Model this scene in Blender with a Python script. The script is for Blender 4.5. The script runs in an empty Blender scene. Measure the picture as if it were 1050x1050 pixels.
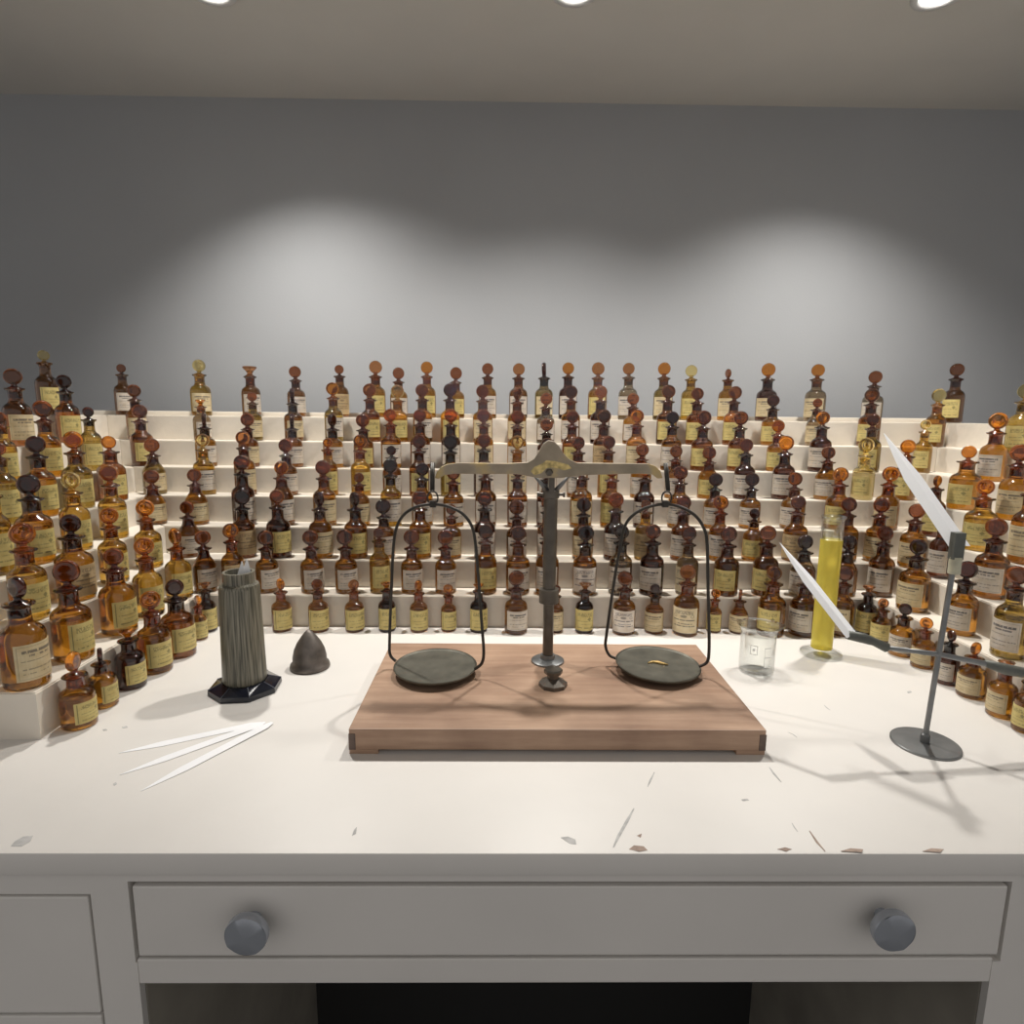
import bpy, bmesh, math, random
from mathutils import Vector, Matrix
random.seed(7)
sc = bpy.context.scene
COL = sc.collection
PI = math.pi
T = 0.76                       # height of the table top above the floor
CAMZ = 0.40                    # camera height above the table top

# ------------------------------------------------------------------ camera
F, PITCH, YAW, ROLL = 630.0, 0.16155, 0.0129, 0.0097
cyw, syw = math.cos(YAW), math.sin(YAW)
FW = Vector((syw*math.cos(PITCH), cyw*math.cos(PITCH), -math.sin(PITCH)))
RT = Vector((cyw, -syw, 0.0)); UP = RT.cross(FW)
CR = math.cos(ROLL)*RT + math.sin(ROLL)*UP
CU = -math.sin(ROLL)*RT + math.cos(ROLL)*UP
CAM = Vector((0, 0, CAMZ))
cd = bpy.data.cameras.new('camera'); cam = bpy.data.objects.new('camera', cd); COL.objects.link(cam)
cd.sensor_width = 36; cd.sensor_height = 36; cd.lens = F/1050*36; cd.clip_start = 0.02
M = Matrix((CR, CU, -FW)).transposed().to_4x4(); M.translation = CAM + Vector((0, 0, T))
cam.matrix_world = M
sc.camera = cam

# ------------------------------------------------------------------ world, exposure, light
sc.view_settings.view_transform = 'Standard'; sc.view_settings.look = 'None'
sc.view_settings.gamma = 1; sc.view_settings.use_curve_mapping = False
sc.view_settings.exposure = 0.0
w = bpy.data.worlds.new('world'); sc.world = w; w.use_nodes = True
bg = w.node_tree.nodes['Background']; bg.inputs[0].default_value = (1.0, 0.97, 0.95, 1); bg.inputs[1].default_value = 0.49
sc.cycles.max_bounces = 14; sc.cycles.transmission_bounces = 14; sc.cycles.transparent_max_bounces = 16
sc.cycles.glossy_bounces = 6; sc.cycles.diffuse_bounces = 4
sc.cycles.caustics_refractive = True; sc.cycles.caustics_reflective = False
sc.cycles.sample_clamp_indirect = 6
# x, y, watts, cone, tilt to the wall, tilt sideways (degrees)
SPOTS = [(-0.530, 1.233, 36, 117, 5, -7), (0.118, 1.217, 34, 134, -9, 0), (0.762, 1.210, 36, 117, 5, 2)]
CEIL = 1.137
SPOT_COL = (1.0, 0.965, 0.91)

# ------------------------------------------------------------------ helpers
def ray(x, y): return FW + CR*((x-525)/F) - CU*((y-525)/F)
def on_z(x, y, z):
    d = ray(x, y); t = (z-CAMZ)/d.z; return CAM + d*t
def on_y(x, y, Y):
    d = ray(x, y); return CAM + d*(Y/d.y)
def proj(P):
    d = Vector(P)-CAM; zc = d.dot(FW)
    return (525+F*d.dot(CR)/zc, 525-F*d.dot(CU)/zc, zc)
def X_at(px, Y, z):
    X = 0.0
    for _ in range(8):
        a = proj((X, Y, z))[0]; b = proj((X+1e-3, Y, z))[0]; X += (px-a)/((b-a)/1e-3)
    return X
def Y_at(px, X, z):
    lo, hi = 0.45, 1.9
    f = lambda Y: (proj((X, Y, z))[0]-px)*(1 if X < 0 else -1)   # rises with Y
    for _ in range(50):
        m = (lo+hi)/2
        if f(m) > 0: hi = m
        else: lo = m
    return (lo+hi)/2

def mesh_obj(name, bm, mat=None, parent=None, smooth=False, recalc=True):
    if recalc: bmesh.ops.recalc_face_normals(bm, faces=bm.faces)
    me = bpy.data.meshes.new(name); bm.to_mesh(me); bm.free()
    if smooth:
        for p in me.polygons: p.use_smooth = True
        if smooth == 'angle':
            me.set_sharp_from_angle(angle=math.radians(38))
    o = bpy.data.objects.new(name, me); COL.objects.link(o)
    if mat: me.materials.append(mat)
    if parent: o.parent = parent
    return o
def empty(name, loc, label, cat, group=None, rz=0):
    o = bpy.data.objects.new(name, None); COL.objects.link(o)
    o.empty_display_size = 0.02
    o.location = loc; o.rotation_euler = (0, 0, rz)
    return tag(o, label, cat, group)
def tag(o, label, cat, group=None):
    o['label'] = label; o['category'] = cat
    if group: o['group'] = group
    return o
def struct(o): o['kind'] = 'structure'; return o
def box(bm, x0, x1, y0, y1, z0, z1, bev=0):
    v = [bm.verts.new(p) for p in ((x0,y0,z0),(x1,y0,z0),(x1,y1,z0),(x0,y1,z0),(x0,y0,z1),(x1,y0,z1),(x1,y1,z1),(x0,y1,z1))]
    fs = [bm.faces.new([v[i] for i in q]) for q in ((3,2,1,0),(4,5,6,7),(0,1,5,4),(1,2,6,5),(2,3,7,6),(3,0,4,7))]
    if bev:
        es = list({e for f in fs for e in f.edges})
        bmesh.ops.bevel(bm, geom=es, offset=bev, segments=2, profile=0.6, affect='EDGES')
def box_obj(name, b, mat, parent=None, bev=0.0015):
    bm = bmesh.new(); box(bm, *b, bev=bev); return mesh_obj(name, bm, mat, parent)
def lathe(bm, prof, n=24, mat=Matrix.Identity(4), cap=True):
    rings = []
    for r, z in prof:
        if r < 1e-6: rings.append([bm.verts.new(mat @ Vector((0, 0, z)))])
        else: rings.append([bm.verts.new(mat @ Vector((r*math.cos(2*PI*i/n), r*math.sin(2*PI*i/n), z))) for i in range(n)])
    for a, b in zip(rings, rings[1:]):
        for i in range(n):
            j = (i+1) % n
            if len(a) == 1 and len(b) == 1: continue
            if len(a) == 1: bm.faces.new((a[0], b[i], b[j]))
            elif len(b) == 1: bm.faces.new((a[i], a[j], b[0]))
            else: bm.faces.new((a[i], a[j], b[j], b[i]))
    if cap:
        if len(rings[0]) > 1: bm.faces.new(rings[0][::-1])
        if len(rings[-1]) > 1: bm.faces.new(rings[-1])
def tube(bm, pts, r, n=8):
    pts = [Vector(p) for p in pts]; rings = []
    rr = r if isinstance(r, (list, tuple)) else [r]*len(pts)
    prev = None
    for i, p in enumerate(pts):
        t = (pts[min(i+1, len(pts)-1)]-pts[max(i-1, 0)]).normalized()
        if prev is None:
            a = Vector((0, 0, 1)) if abs(t.z) < 0.9 else Vector((1, 0, 0))
            u = t.cross(a).normalized()
        else: u = (prev - t*prev.dot(t)).normalized()
        prev = u; v = t.cross(u)
        rings.append([bm.verts.new(p + rr[i]*(u*math.cos(2*PI*k/n)+v*math.sin(2*PI*k/n))) for k in range(n)])
    for a, b in zip(rings, rings[1:]):
        for k in range(n): bm.faces.new((a[k], a[(k+1) % n], b[(k+1) % n], b[k]))
    bm.faces.new(rings[0][::-1]); bm.faces.new(rings[-1])
def prism(bm, poly, z0, z1):
    a = [bm.verts.new((x, y, z0)) for x, y in poly]; b = [bm.verts.new((x, y, z1)) for x, y in poly]
    bm.faces.new(a[::-1]); bm.faces.new(b)
    n = len(poly)
    for i in range(n): bm.faces.new((a[i], a[(i+1) % n], b[(i+1) % n], b[i]))
def Z(z): return z + T

# ------------------------------------------------------------------ materials
def new_mat(name):
    m = bpy.data.materials.new(name); m.use_nodes = True
    return m, m.node_tree.nodes, m.node_tree.links, m.node_tree.nodes['Principled BSDF']
def plain(name, col, rough=0.5, metal=0.0, spec=0.5, bump=0.0, bscale=60, var=0.0, vscale=8, stretch=(1, 1, 1)):
    m, N, L, b = new_mat(name)
    b.inputs['Base Color'].default_value = (*col, 1); b.inputs['Roughness'].default_value = rough
    b.inputs['Metallic'].default_value = metal; b.inputs['Specular IOR Level'].default_value = spec
    if bump or var:
        tc = N.new('ShaderNodeTexCoord'); mp = N.new('ShaderNodeMapping'); mp.inputs['Scale'].default_value = stretch
        L.new(tc.outputs['Object'], mp.inputs[0])
    if var:
        n = N.new('ShaderNodeTexNoise'); n.inputs['Scale'].default_value = vscale; n.inputs['Detail'].default_value = 6
        L.new(mp.outputs[0], n.inputs['Vector'])
        r = N.new('ShaderNodeValToRGB'); r.color_ramp.elements[0].position = 0.3; r.color_ramp.elements[1].position = 0.7
        r.color_ramp.elements[0].color = (*[c*(1-var) for c in col], 1); r.color_ramp.elements[1].color = (*[min(1, c*(1+var)) for c in col], 1)
        L.new(n.outputs['Fac'], r.inputs[0]); L.new(r.outputs[0], b.inputs['Base Color'])
    if bump:
        n2 = N.new('ShaderNodeTexNoise'); n2.inputs['Scale'].default_value = bscale; n2.inputs['Detail'].default_value = 5
        L.new(mp.outputs[0], n2.inputs['Vector'])
        bp = N.new('ShaderNodeBump'); bp.inputs['Strength'].default_value = bump; bp.inputs['Distance'].default_value = 0.002
        L.new(n2.outputs['Fac'], bp.inputs['Height']); L.new(bp.outputs[0], b.inputs['Normal'])
    return m
def glass(name, col, rough=0.02, ior=1.46):
    m, N, L, b = new_mat(name)
    b.inputs['Base Color'].default_value = (*col, 1); b.inputs['Roughness'].default_value = rough
    b.inputs['Transmission Weight'].default_value = 1.0; b.inputs['IOR'].default_value = ior
    b.inputs['Coat Weight'].default_value = 0.5; b.inputs['Coat Roughness'].default_value = 0.11
    return m
WALL = plain('grey_wall_paint', (0.33, 0.338, 0.35), 0.75, var=0.03, vscale=3, bump=0.08, bscale=220)
CEILM = plain('ceiling_paint', (0.54, 0.525, 0.495), 0.8, var=0.02, bump=0.06, bscale=200)
FLOORM = plain('dark_floor', (0.035, 0.033, 0.03), 0.6, var=0.2)
SHELF = plain('cream_shelf_paint', (0.74, 0.68, 0.59), 0.5, var=0.035, vscale=14, bump=0.12, bscale=90)
DESKM = plain('cream_desk_paint', (0.73, 0.70, 0.66), 0.42, var=0.03, vscale=7, bump=0.12, bscale=50)
GAP = plain('dark_gap', (0.03, 0.025, 0.02), 0.8)
CHIP = plain('bare_wood_chip', (0.36, 0.27, 0.22), 0.8, var=0.25, vscale=120)
CHIPG = plain('grey_undercoat_chip', (0.46, 0.45, 0.44), 0.7, var=0.25, vscale=120)
CHROME = plain('brushed_chrome', (0.46, 0.49, 0.54), 0.26, metal=0.5, bump=0.05, bscale=200)
IRON = plain('blackened_iron', (0.115, 0.10, 0.082), 0.36, metal=0.5, var=0.2, vscale=60)
BLACKI = plain('black_iron_wire', (0.045, 0.04, 0.034), 0.4, metal=0.5, var=0.2, vscale=60)
PANM = plain('tarnished_pan_metal', (0.12, 0.115, 0.092), 0.45, metal=0.55, var=0.25, vscale=45, bump=0.05)
STEEL = plain('dull_steel', (0.22, 0.225, 0.225), 0.42, metal=0.85, var=0.15, vscale=40)
CLIP = plain('grey_clip', (0.12, 0.125, 0.11), 0.5, metal=0.3, var=0.2, vscale=60)
PAPER = plain('white_paper', (0.93, 0.935, 0.95), 0.75)
_n = PAPER.node_tree.nodes; _l = PAPER.node_tree.links
_t = _n.new('ShaderNodeBsdfTranslucent'); _t.inputs[0].default_value = (0.85, 0.85, 0.86, 1); _m = _n.new('ShaderNodeMixShader'); _m.inputs[0].default_value = 0.12
_l.new(_n['Principled BSDF'].outputs[0], _m.inputs[1]); _l.new(_t.outputs[0], _m.inputs[2]); _l.new(_m.outputs[0], _n['Material Output'].inputs['Surface'])
BLACKG = plain('black_glass_base', (0.008, 0.01, 0.018), 0.08, spec=0.6)
BLACKE = plain('worn_black_edge', (0.10, 0.11, 0.13), 0.3)
PEWTER = plain('pewter', (0.15, 0.13, 0.115), 0.5, metal=0.6, var=0.3, vscale=60, bump=0.2, bscale=120)
def beam_mat():
    m, N, L, b = new_mat('aged_brass_beam')
    tc = N.new('ShaderNodeTexCoord'); n = N.new('ShaderNodeTexNoise'); n.inputs['Scale'].default_value = 26; n.inputs['Detail'].default_value = 7
    L.new(tc.outputs['Object'], n.inputs['Vector'])
    r = N.new('ShaderNodeValToRGB'); e = r.color_ramp.elements
    e[0].position = 0.36; e[0].color = (0.28, 0.235, 0.17, 1); e[1].position = 0.72; e[1].color = (0.60, 0.44, 0.18, 1)
    k = e.new(0.56); k.color = (0.38, 0.315, 0.23, 1)
    L.new(n.outputs['Fac'], r.inputs[0]); L.new(r.outputs[0], b.inputs['Base Color'])
    b.inputs['Metallic'].default_value = 0.45; b.inputs['Roughness'].default_value = 0.45
    return m
BEAM = beam_mat()
BRASS = plain('worn_brass', (0.55, 0.38, 0.15), 0.4, metal=0.8, var=0.3, vscale=80)
def wood_mat():
    m, N, L, b = new_mat('reddish_wood')
    tc = N.new('ShaderNodeTexCoord'); mp = N.new('ShaderNodeMapping'); mp.inputs['Scale'].default_value = (2.2, 26, 26)
    L.new(tc.outputs['Object'], mp.inputs[0])
    n = N.new('ShaderNodeTexNoise'); n.inputs['Scale'].default_value = 3.2; n.inputs['Detail'].default_value = 8; n.inputs['Roughness'].default_value = 0.65
    L.new(mp.outputs[0], n.inputs['Vector'])
    r = N.new('ShaderNodeValToRGB'); e = r.color_ramp.elements
    e[0].position = 0.25; e[0].color = (0.30, 0.18, 0.115, 1); e[1].position = 0.75; e[1].color = (0.48, 0.325, 0.225, 1)
    L.new(n.outputs['Fac'], r.inputs[0])
    n2 = N.new('ShaderNodeTexNoise'); n2.inputs['Scale'].default_value = 9; n2.inputs['Detail'].default_value = 5
    L.new(tc.outputs['Object'], n2.inputs['Vector'])
    r2 = N.new('ShaderNodeValToRGB'); r2.color_ramp.elements[0].position = 0.35; r2.color_ramp.elements[0].color = (0.62, 0.57, 0.55, 1)
    r2.color_ramp.elements[1].position = 0.6; r2.color_ramp.elements[1].color = (1, 1, 1, 1)
    L.new(n2.outputs['Fac'], r2.inputs[0])
    mx = N.new('ShaderNodeMix'); mx.data_type = 'RGBA'; mx.blend_type = 'MULTIPLY'; mx.inputs['Factor'].default_value = 0.8
    L.new(r.outputs[0], mx.inputs['A']); L.new(r2.outputs[0], mx.inputs['B']); L.new(mx.outputs['Result'], b.inputs['Base Color'])
    b.inputs['Roughness'].default_value = 0.48
    bp = N.new('ShaderNodeBump'); bp.inputs['Strength'].default_value = 0.1; bp.inputs['Distance'].default_value = 0.001
    L.new(n.outputs['Fac'], bp.inputs['Height']); L.new(bp.outputs[0], b.inputs['Normal'])
    return m
WOOD = wood_mat()
WOODD = plain('dark_wood_joint', (0.11, 0.075, 0.06), 0.6, var=0.3, vscale=60)
def vase_mat():
    m, N, L, b = new_mat('smoked_streaked_glass')
    tc = N.new('ShaderNodeTexCoord'); mp = N.new('ShaderNodeMapping'); mp.inputs['Scale'].default_value = (420, 420, 12)
    L.new(tc.outputs['Object'], mp.inputs[0])
    n = N.new('ShaderNodeTexNoise'); n.inputs['Scale'].default_value = 1.0; n.inputs['Detail'].default_value = 4
    L.new(mp.outputs[0], n.inputs['Vector'])
    r = N.new('ShaderNodeValToRGB'); e = r.color_ramp.elements
    e[0].position = 0.36; e[0].color = (0.055, 0.052, 0.036, 1); e[1].position = 0.68; e[1].color = (0.25, 0.23, 0.175, 1)
    L.new(n.outputs['Fac'], r.inputs[0]); L.new(r.outputs[0], b.inputs['Base Color'])
    b.inputs['Roughness'].default_value = 0.35; b.inputs['Specular IOR Level'].default_value = 0.5
    bp = N.new('ShaderNodeBump'); bp.inputs['Strength'].default_value = 0.25; bp.inputs['Distance'].default_value = 0.001
    L.new(n.outputs['Fac'], bp.inputs['Height']); L.new(bp.outputs[0], b.inputs['Normal'])
    return m
VASE = vase_mat()

GLASS = {
 'a': ('amber', glass('amber_glass', (0.44, 0.195, 0.02))),
 'y': ('golden', glass('golden_glass', (0.54, 0.32, 0.05))),
 'b': ('brown', glass('brown_glass', (0.27, 0.105, 0.018))),
 'r': ('reddish', glass('reddish_glass', (0.28, 0.095, 0.018))),
 'k': ('dark', glass('dark_glass', (0.09, 0.028, 0.014))),
 'o': ('olive', glass('olive_glass', (0.34, 0.23, 0.05))),
 'g': ('smoky', glass('smoky_glass', (0.36, 0.26, 0.15))),
 'l': ('light amber', glass('light_amber_glass', (0.56, 0.27, 0.085))),
 'c': ('pale', glass('pale_glass', (0.92, 0.80, 0.42))),
}
STOP = {
 'r': ('brown', glass('brown_stopper_glass', (0.31, 0.09, 0.022), 0.06, 1.45)),
 'k': ('blackish', glass('blackish_stopper_glass', (0.07, 0.017, 0.01), 0.06, 1.45)),
 'o': ('orange', glass('orange_stopper_glass', (0.62, 0.22, 0.02), 0.05, 1.4)),
 't': ('tan', glass('tan_stopper_glass', (0.5, 0.2, 0.06), 0.08, 1.4)),
 'y': ('pale', glass('pale_stopper_glass', (0.90, 0.72, 0.30), 0.04, 1.4)),
}
# printed labels: worn paper, a ruled border and rows of faded print
def label_mat(name, col, ink, kind):
    m, N, L, b = new_mat(name)
    uv = N.new('ShaderNodeTexCoord'); sp = N.new('ShaderNodeSeparateXYZ'); L.new(uv.outputs['UV'], sp.inputs[0])
    oi = N.new('ShaderNodeObjectInfo')
    def mth(op, a, c=None, d=None):
        n = N.new('ShaderNodeMath'); n.operation = op
        for i, v in enumerate((a, c, d)):
            if v is None: continue
            if isinstance(v, (int, float)): n.inputs[i].default_value = v
            else: L.new(v, n.inputs[i])
        return n.outputs[0]
    U, V = sp.outputs[0], sp.outputs[1]
    def rng(s, a, c): return mth('MULTIPLY', mth('GREATER_THAN', s, a), mth('LESS_THAN', s, c))
    def rect(u0, u1, v0, v1): return mth('MULTIPLY', rng(U, u0, u1), rng(V, v0, v1))
    def text(u0, u1, v0, v1, su, sv, th):
        cb = N.new('ShaderNodeCombineXYZ'); L.new(mth('MULTIPLY_ADD', U, su, mth('MULTIPLY', oi.outputs['Random'], 97.0)), cb.inputs[0])
        L.new(mth('MULTIPLY', V, sv), cb.inputs[1]); cb.inputs[2].default_value = v0*13
        n = N.new('ShaderNodeTexNoise'); n.inputs['Scale'].default_value = 1.0; n.inputs['Detail'].default_value = 1; L.new(cb.outputs[0], n.inputs['Vector'])
        return mth('MULTIPLY', rect(u0, u1, v0, v1), mth('GREATER_THAN', n.outputs['Fac'], th))
    parts = []
    if kind == 'Y':
        parts += [(rect(0.075, 0.105, 0.05, 0.95), 0.75), (text(0.2, 0.88, 0.68, 0.86, 26, 14, 0.47), 0.6),
                  (text(0.16, 0.9, 0.44, 0.48, 30, 3, 0.42), 0.5), (text(0.3, 0.8, 0.30, 0.34, 30, 3, 0.45), 0.45), (text(0.2, 0.9, 0.12, 0.17, 26, 3, 0.45), 0.7)]
        du = mth('ABSOLUTE', mth('SUBTRACT', U, 0.72)); dv = mth('ABSOLUTE', mth('SUBTRACT', V, 0.56))
        parts.append((mth('LESS_THAN', mth('ADD', du, mth('MULTIPLY', dv, 1.0)), 0.095), 0.7))
    elif kind == 'W':
        for u0, u1, v0, v1 in ((0.05, 0.95, 0.05, 0.065), (0.05, 0.95, 0.935, 0.95), (0.05, 0.065, 0.05, 0.95), (0.935, 0.95, 0.05, 0.95)):
            parts.append((rect(u0, u1, v0, v1), 0.45))
        parts += [(text(0.15, 0.86, 0.76, 0.84, 30, 3, 0.38), 0.85), (text(0.28, 0.76, 0.66, 0.72, 30, 3, 0.42), 0.75), (text(0.12, 0.8, 0.53, 0.56, 34, 3, 0.42), 0.55),
                  (text(0.14, 0.9, 0.30, 0.34, 30, 3, 0.45), 0.6), (text(0.14, 0.7, 0.18, 0.21, 30, 3, 0.45), 0.6)]
    else:                                                    # a crest over lines of print
        parts += [(text(0.18, 0.84, 0.76, 0.90, 30, 16, 0.46), 0.6), (text(0.12, 0.9, 0.50, 0.55, 30, 3, 0.4), 0.75),
                  (text(0.3, 0.8, 0.36, 0.40, 30, 3, 0.42), 0.75), (text(0.12, 0.9, 0.26, 0.31, 30, 3, 0.42), 0.75)]
        du = mth('MULTIPLY', mth('SUBTRACT', U, 0.5), 9.0); dv = mth('MULTIPLY', mth('SUBTRACT', V, 0.68), 18.0)
        parts.append((mth('LESS_THAN', mth('ADD', mth('MULTIPLY', du, du), mth('MULTIPLY', dv, dv)), 1.0), 0.65))
        for uu in (0.2, 0.8):
            du = mth('MULTIPLY', mth('SUBTRACT', U, uu), 15.0); dv = mth('MULTIPLY', mth('SUBTRACT', V, 0.68), 15.0)
            rr = mth('ADD', mth('MULTIPLY', du, du), mth('MULTIPLY', dv, dv)); parts.append((rng(rr, 0.4, 1.1), 0.5))
    tot = None
    for s, k in parts:
        q = mth('MULTIPLY', s, k); tot = q if tot is None else mth('MAXIMUM', tot, q)
    n = N.new('ShaderNodeTexNoise'); n.inputs['Scale'].default_value = 3.5; n.inputs['Detail'].default_value = 4
    ad = N.new('ShaderNodeVectorMath'); ad.operation = 'ADD'; L.new(uv.outputs['UV'], ad.inputs[0])
    cb = N.new('ShaderNodeCombineXYZ'); L.new(mth('MULTIPLY', oi.outputs['Random'], 50.0), cb.inputs[0]); L.new(cb.outputs[0], ad.inputs[1]); L.new(ad.outputs[0], n.inputs['Vector'])
    r = N.new('ShaderNodeValToRGB'); r.color_ramp.elements[0].position = 0.3; r.color_ramp.elements[1].position = 0.7
    r.color_ramp.elements[0].color = (col[0]*0.82, col[1]*0.76, col[2]*0.66, 1); r.color_ramp.elements[1].color = (*col, 1)
    L.new(n.outputs['Fac'], r.inputs[0])
    mx = N.new('ShaderNodeMix'); mx.data_type = 'RGBA'; L.new(tot, mx.inputs['Factor']); L.new(r.outputs[0], mx.inputs['A']); mx.inputs['B'].default_value = (*ink, 1)
    L.new(mx.outputs['Result'], b.inputs['Base Color']); b.inputs['Roughness'].default_value = 0.6
    return m
LAB = {
 'Y': ('yellow', label_mat('yellow_label', (0.60, 0.50, 0.20), (0.14, 0.13, 0.05), 'Y')),
 'C': ('cream', label_mat('cream_label', (0.62, 0.52, 0.33), (0.12, 0.10, 0.08), 'W')),
 'W': ('white', label_mat('white_label', (0.60, 0.545, 0.48), (0.06, 0.06, 0.07), 'W')),
 'T': ('tan', label_mat('tan_label', (0.48, 0.36, 0.20), (0.14, 0.10, 0.06), 'E')),
 'We': ('crested white', label_mat('crested_white_label', (0.72, 0.66, 0.60), (0.07, 0.07, 0.09), 'E')),
 'Ce': ('crested cream', label_mat('crested_cream_label', (0.72, 0.62, 0.42), (0.08, 0.08, 0.08), 'E')),
}

# ------------------------------------------------------------------ room
def plane_box(name, b, mat): return struct(box_obj(name, b, mat, None, 0))
WALLY = 1.62
plane_box('floor', (-3.0, 3.2, -1.6, WALLY, -0.05, 0), FLOORM)
plane_box('wall_back', (-3.0, 3.2, WALLY, WALLY+0.1, 0, Z(CEIL)), WALL)
plane_box('ceiling', (-3.0, 3.2, -0.2, WALLY+0.1, Z(CEIL), Z(CEIL)+0.08), CEILM)

LAMPM, N_, L_, b_ = new_mat('lamp_glow')
b_.inputs['Emission Color'].default_value = (1, 0.96, 0.9, 1); b_.inputs['Emission Strength'].default_value = 12
RIM = plain('lamp_rim', (0.6, 0.6, 0.6), 0.4)
for i, (sx, sy, en, cone, tilt, side) in enumerate(SPOTS):
    nm = ('left', 'middle', 'right')[i]
    r = empty('ceiling_spotlight', (sx, sy, Z(CEIL)), 'round recessed ceiling spotlight, the %s one of three at the top edge' % nm, 'spotlight', 'ceiling spotlights')
    bm = bmesh.new(); lathe(bm, [(0.030, 0.0), (0.044, 0.0), (0.044, -0.004), (0.034, -0.006), (0.030, -0.003), (0.030, 0.0)], 32, cap=False); mesh_obj('rim', bm, RIM, r, True)
    bm = bmesh.new(); lathe(bm, [(0.0, -0.0015), (0.030, -0.0015), (0.030, 0.0), (0.0, 0.0)], 32, cap=False); mesh_obj('lamp_lens', bm, LAMPM, r)
    ld = bpy.data.lights.new('spot_lamp', 'SPOT'); lo = bpy.data.objects.new('spot_lamp', ld); COL.objects.link(lo)
    ld.energy = en; ld.color = SPOT_COL; ld.spot_size = math.radians(cone); ld.spot_blend = 0.85; ld.shadow_soft_size = 0.022
    lo.parent = r; lo.location = (0, 0, -0.012); lo.rotation_euler = (math.radians(tilt), math.radians(side), 0)

# ------------------------------------------------------------------ desk
EY = 0.506
desk = empty('desk', (0.06, EY, 0), 'cream painted wooden desk with a wide drawer, carrying the bottle shelves', 'desk')
def dloc(o):                    # children are modelled in world coordinates
    o.matrix_parent_inverse = Matrix.Translation(desk.location).inverted(); return o
bm = bmesh.new(); box(bm, -1.08, 1.22, EY, WALLY-0.005, Z(-0.024), Z(0), bev=0.004)
dloc(mesh_obj('tabletop', bm, DESKM, desk, 'angle'))
DY = EY + 0.006
px = lambda x, y: on_y(x, y, DY)
D0, D1 = px(133, 905), px(1036, 979.5)
dx0, dx1 = (px(133, 905).x+px(141, 982).x)/2, (px(1036, 905).x+px(1024, 979).x)/2
dz1, dz0 = px(560, 906).z, px(560, 981).z
rz0 = px(560, 1008).z
kx0, kx1 = px(143, 1010).x, px(1014, 1010).x
g = 0.0022
def dbox(name, b, mat=DESKM, bev=0.0015):
    x0, x1, y0, y1, z0, z1 = b
    return dloc(box_obj(name, (x0, x1, y0, y1, Z(z0), Z(z1)), mat, desk, bev))
INNER = plain('shade_toned_inner_side', (0.33, 0.30, 0.25), 0.7, var=0.2)  # kneehole shade put into the colour of the inner sides
KNEESHADE = plain('kneehole_shade_panel', (0.02, 0.019, 0.018), 0.8)  # near-black colour stands in for the deep shade at the kneehole's back
# face frame, the drawer opening left free
dbox('top_rail', (-1.04, 1.18, DY, DY+0.03, dz1+g, -0.024), bev=0)
dbox('bottom_rail', (kx0, kx1, DY, DY+0.03, rz0, dz0-g))
dbox('drawer_box', (dx0+0.01, dx1-0.01, DY+0.02, DY+0.40, dz0+0.004, dz1-0.004), GAP, 0)
lx1 = (px(92, 919).x+px(103, 1040).x)/2; lz1 = px(40, 919).z; lz0 = px(60, 1038).z
dbox('left_pillar', (lx1+g, dx0-g, DY, DY+0.03, dz0-0.006, dz1+g), bev=0)
dbox('left_post', (lx1+g, kx0, DY, DY+0.008, -T, dz0-0.006), bev=0)
dbox('left_door_rail', (-1.04, lx1+g, DY, DY+0.03, lz1+g, dz1+g), bev=0)
dbox('right_post', (dx1+g, 1.18, DY, DY+0.03, dz0-0.006, dz1+g), bev=0)
dbox('right_pedestal_front', (kx1, 1.18, DY, DY+0.008, -T, dz0-0.006), bev=0)
dbox('left_pedestal_side', (kx0-0.02, kx0, DY+0.009, 1.0, -T, -0.09), INNER)
dbox('right_pedestal_side', (kx1, kx1+0.02, DY+0.009, 1.0, -T, -0.09), INNER)
dbox('back_panel', (-1.04, 1.18, 1.0, 1.02, -T, -0.024), KNEESHADE)
dbox('outer_side', (-1.06, -1.04, DY, 1.5, -T, -0.024)); dbox('outer_side', (1.18, 1.20, DY, 1.5, -T, -0.024))
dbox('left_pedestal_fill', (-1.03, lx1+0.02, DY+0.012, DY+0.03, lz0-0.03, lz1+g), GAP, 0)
dbox('cabinet_door', (-1.0, lx1, DY-0.001, DY+0.012, lz0, lz1))
dbox('lower_door', (-1.0, lx1, DY-0.001, DY+0.012, -T+0.06, lz0-g*1.4))
drawer = dbox('drawer', (dx0+g, dx1-g, DY-0.001, DY+0.02, dz0+g, dz1-g))
for kxp, kyp in ((251.5, 961), (918, 957)):
    kp = on_y(kxp, kyp, DY-0.024)
    bm = bmesh.new()
    R_ = Matrix.Translation((kp.x, DY-0.001, Z(kp.z))) @ Matrix.Rotation(PI/2, 4, 'X') @ Matrix.Rotation(0.5, 4, 'Z')
    lathe(bm, [(0.006, 0), (0.006, 0.012), (0.0188, 0.015), (0.0194, 0.017), (0.0194, 0.022), (0.0188, 0.0232)], 48, R_, cap=False)
    ap = bm.verts.new(R_ @ Vector((0, 0, 0.0272))); rim = []
    for i in range(48):
        a = 2*PI*i/48; m4 = ((a/(PI/2)) % 1.0-0.5)*PI/2; rim.append(bm.verts.new(R_ @ Vector((0.0188*math.cos(a), 0.0188*math.sin(a), 0.0272-0.0045*math.cos(m4)/math.cos(0)))))
    for i in range(48): bm.faces.new((ap, rim[i], rim[(i+1) % 48]))
    k = mesh_obj('knob', bm, CHROME, drawer, 'angle'); k['label'] = 'round chrome knob'

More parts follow.
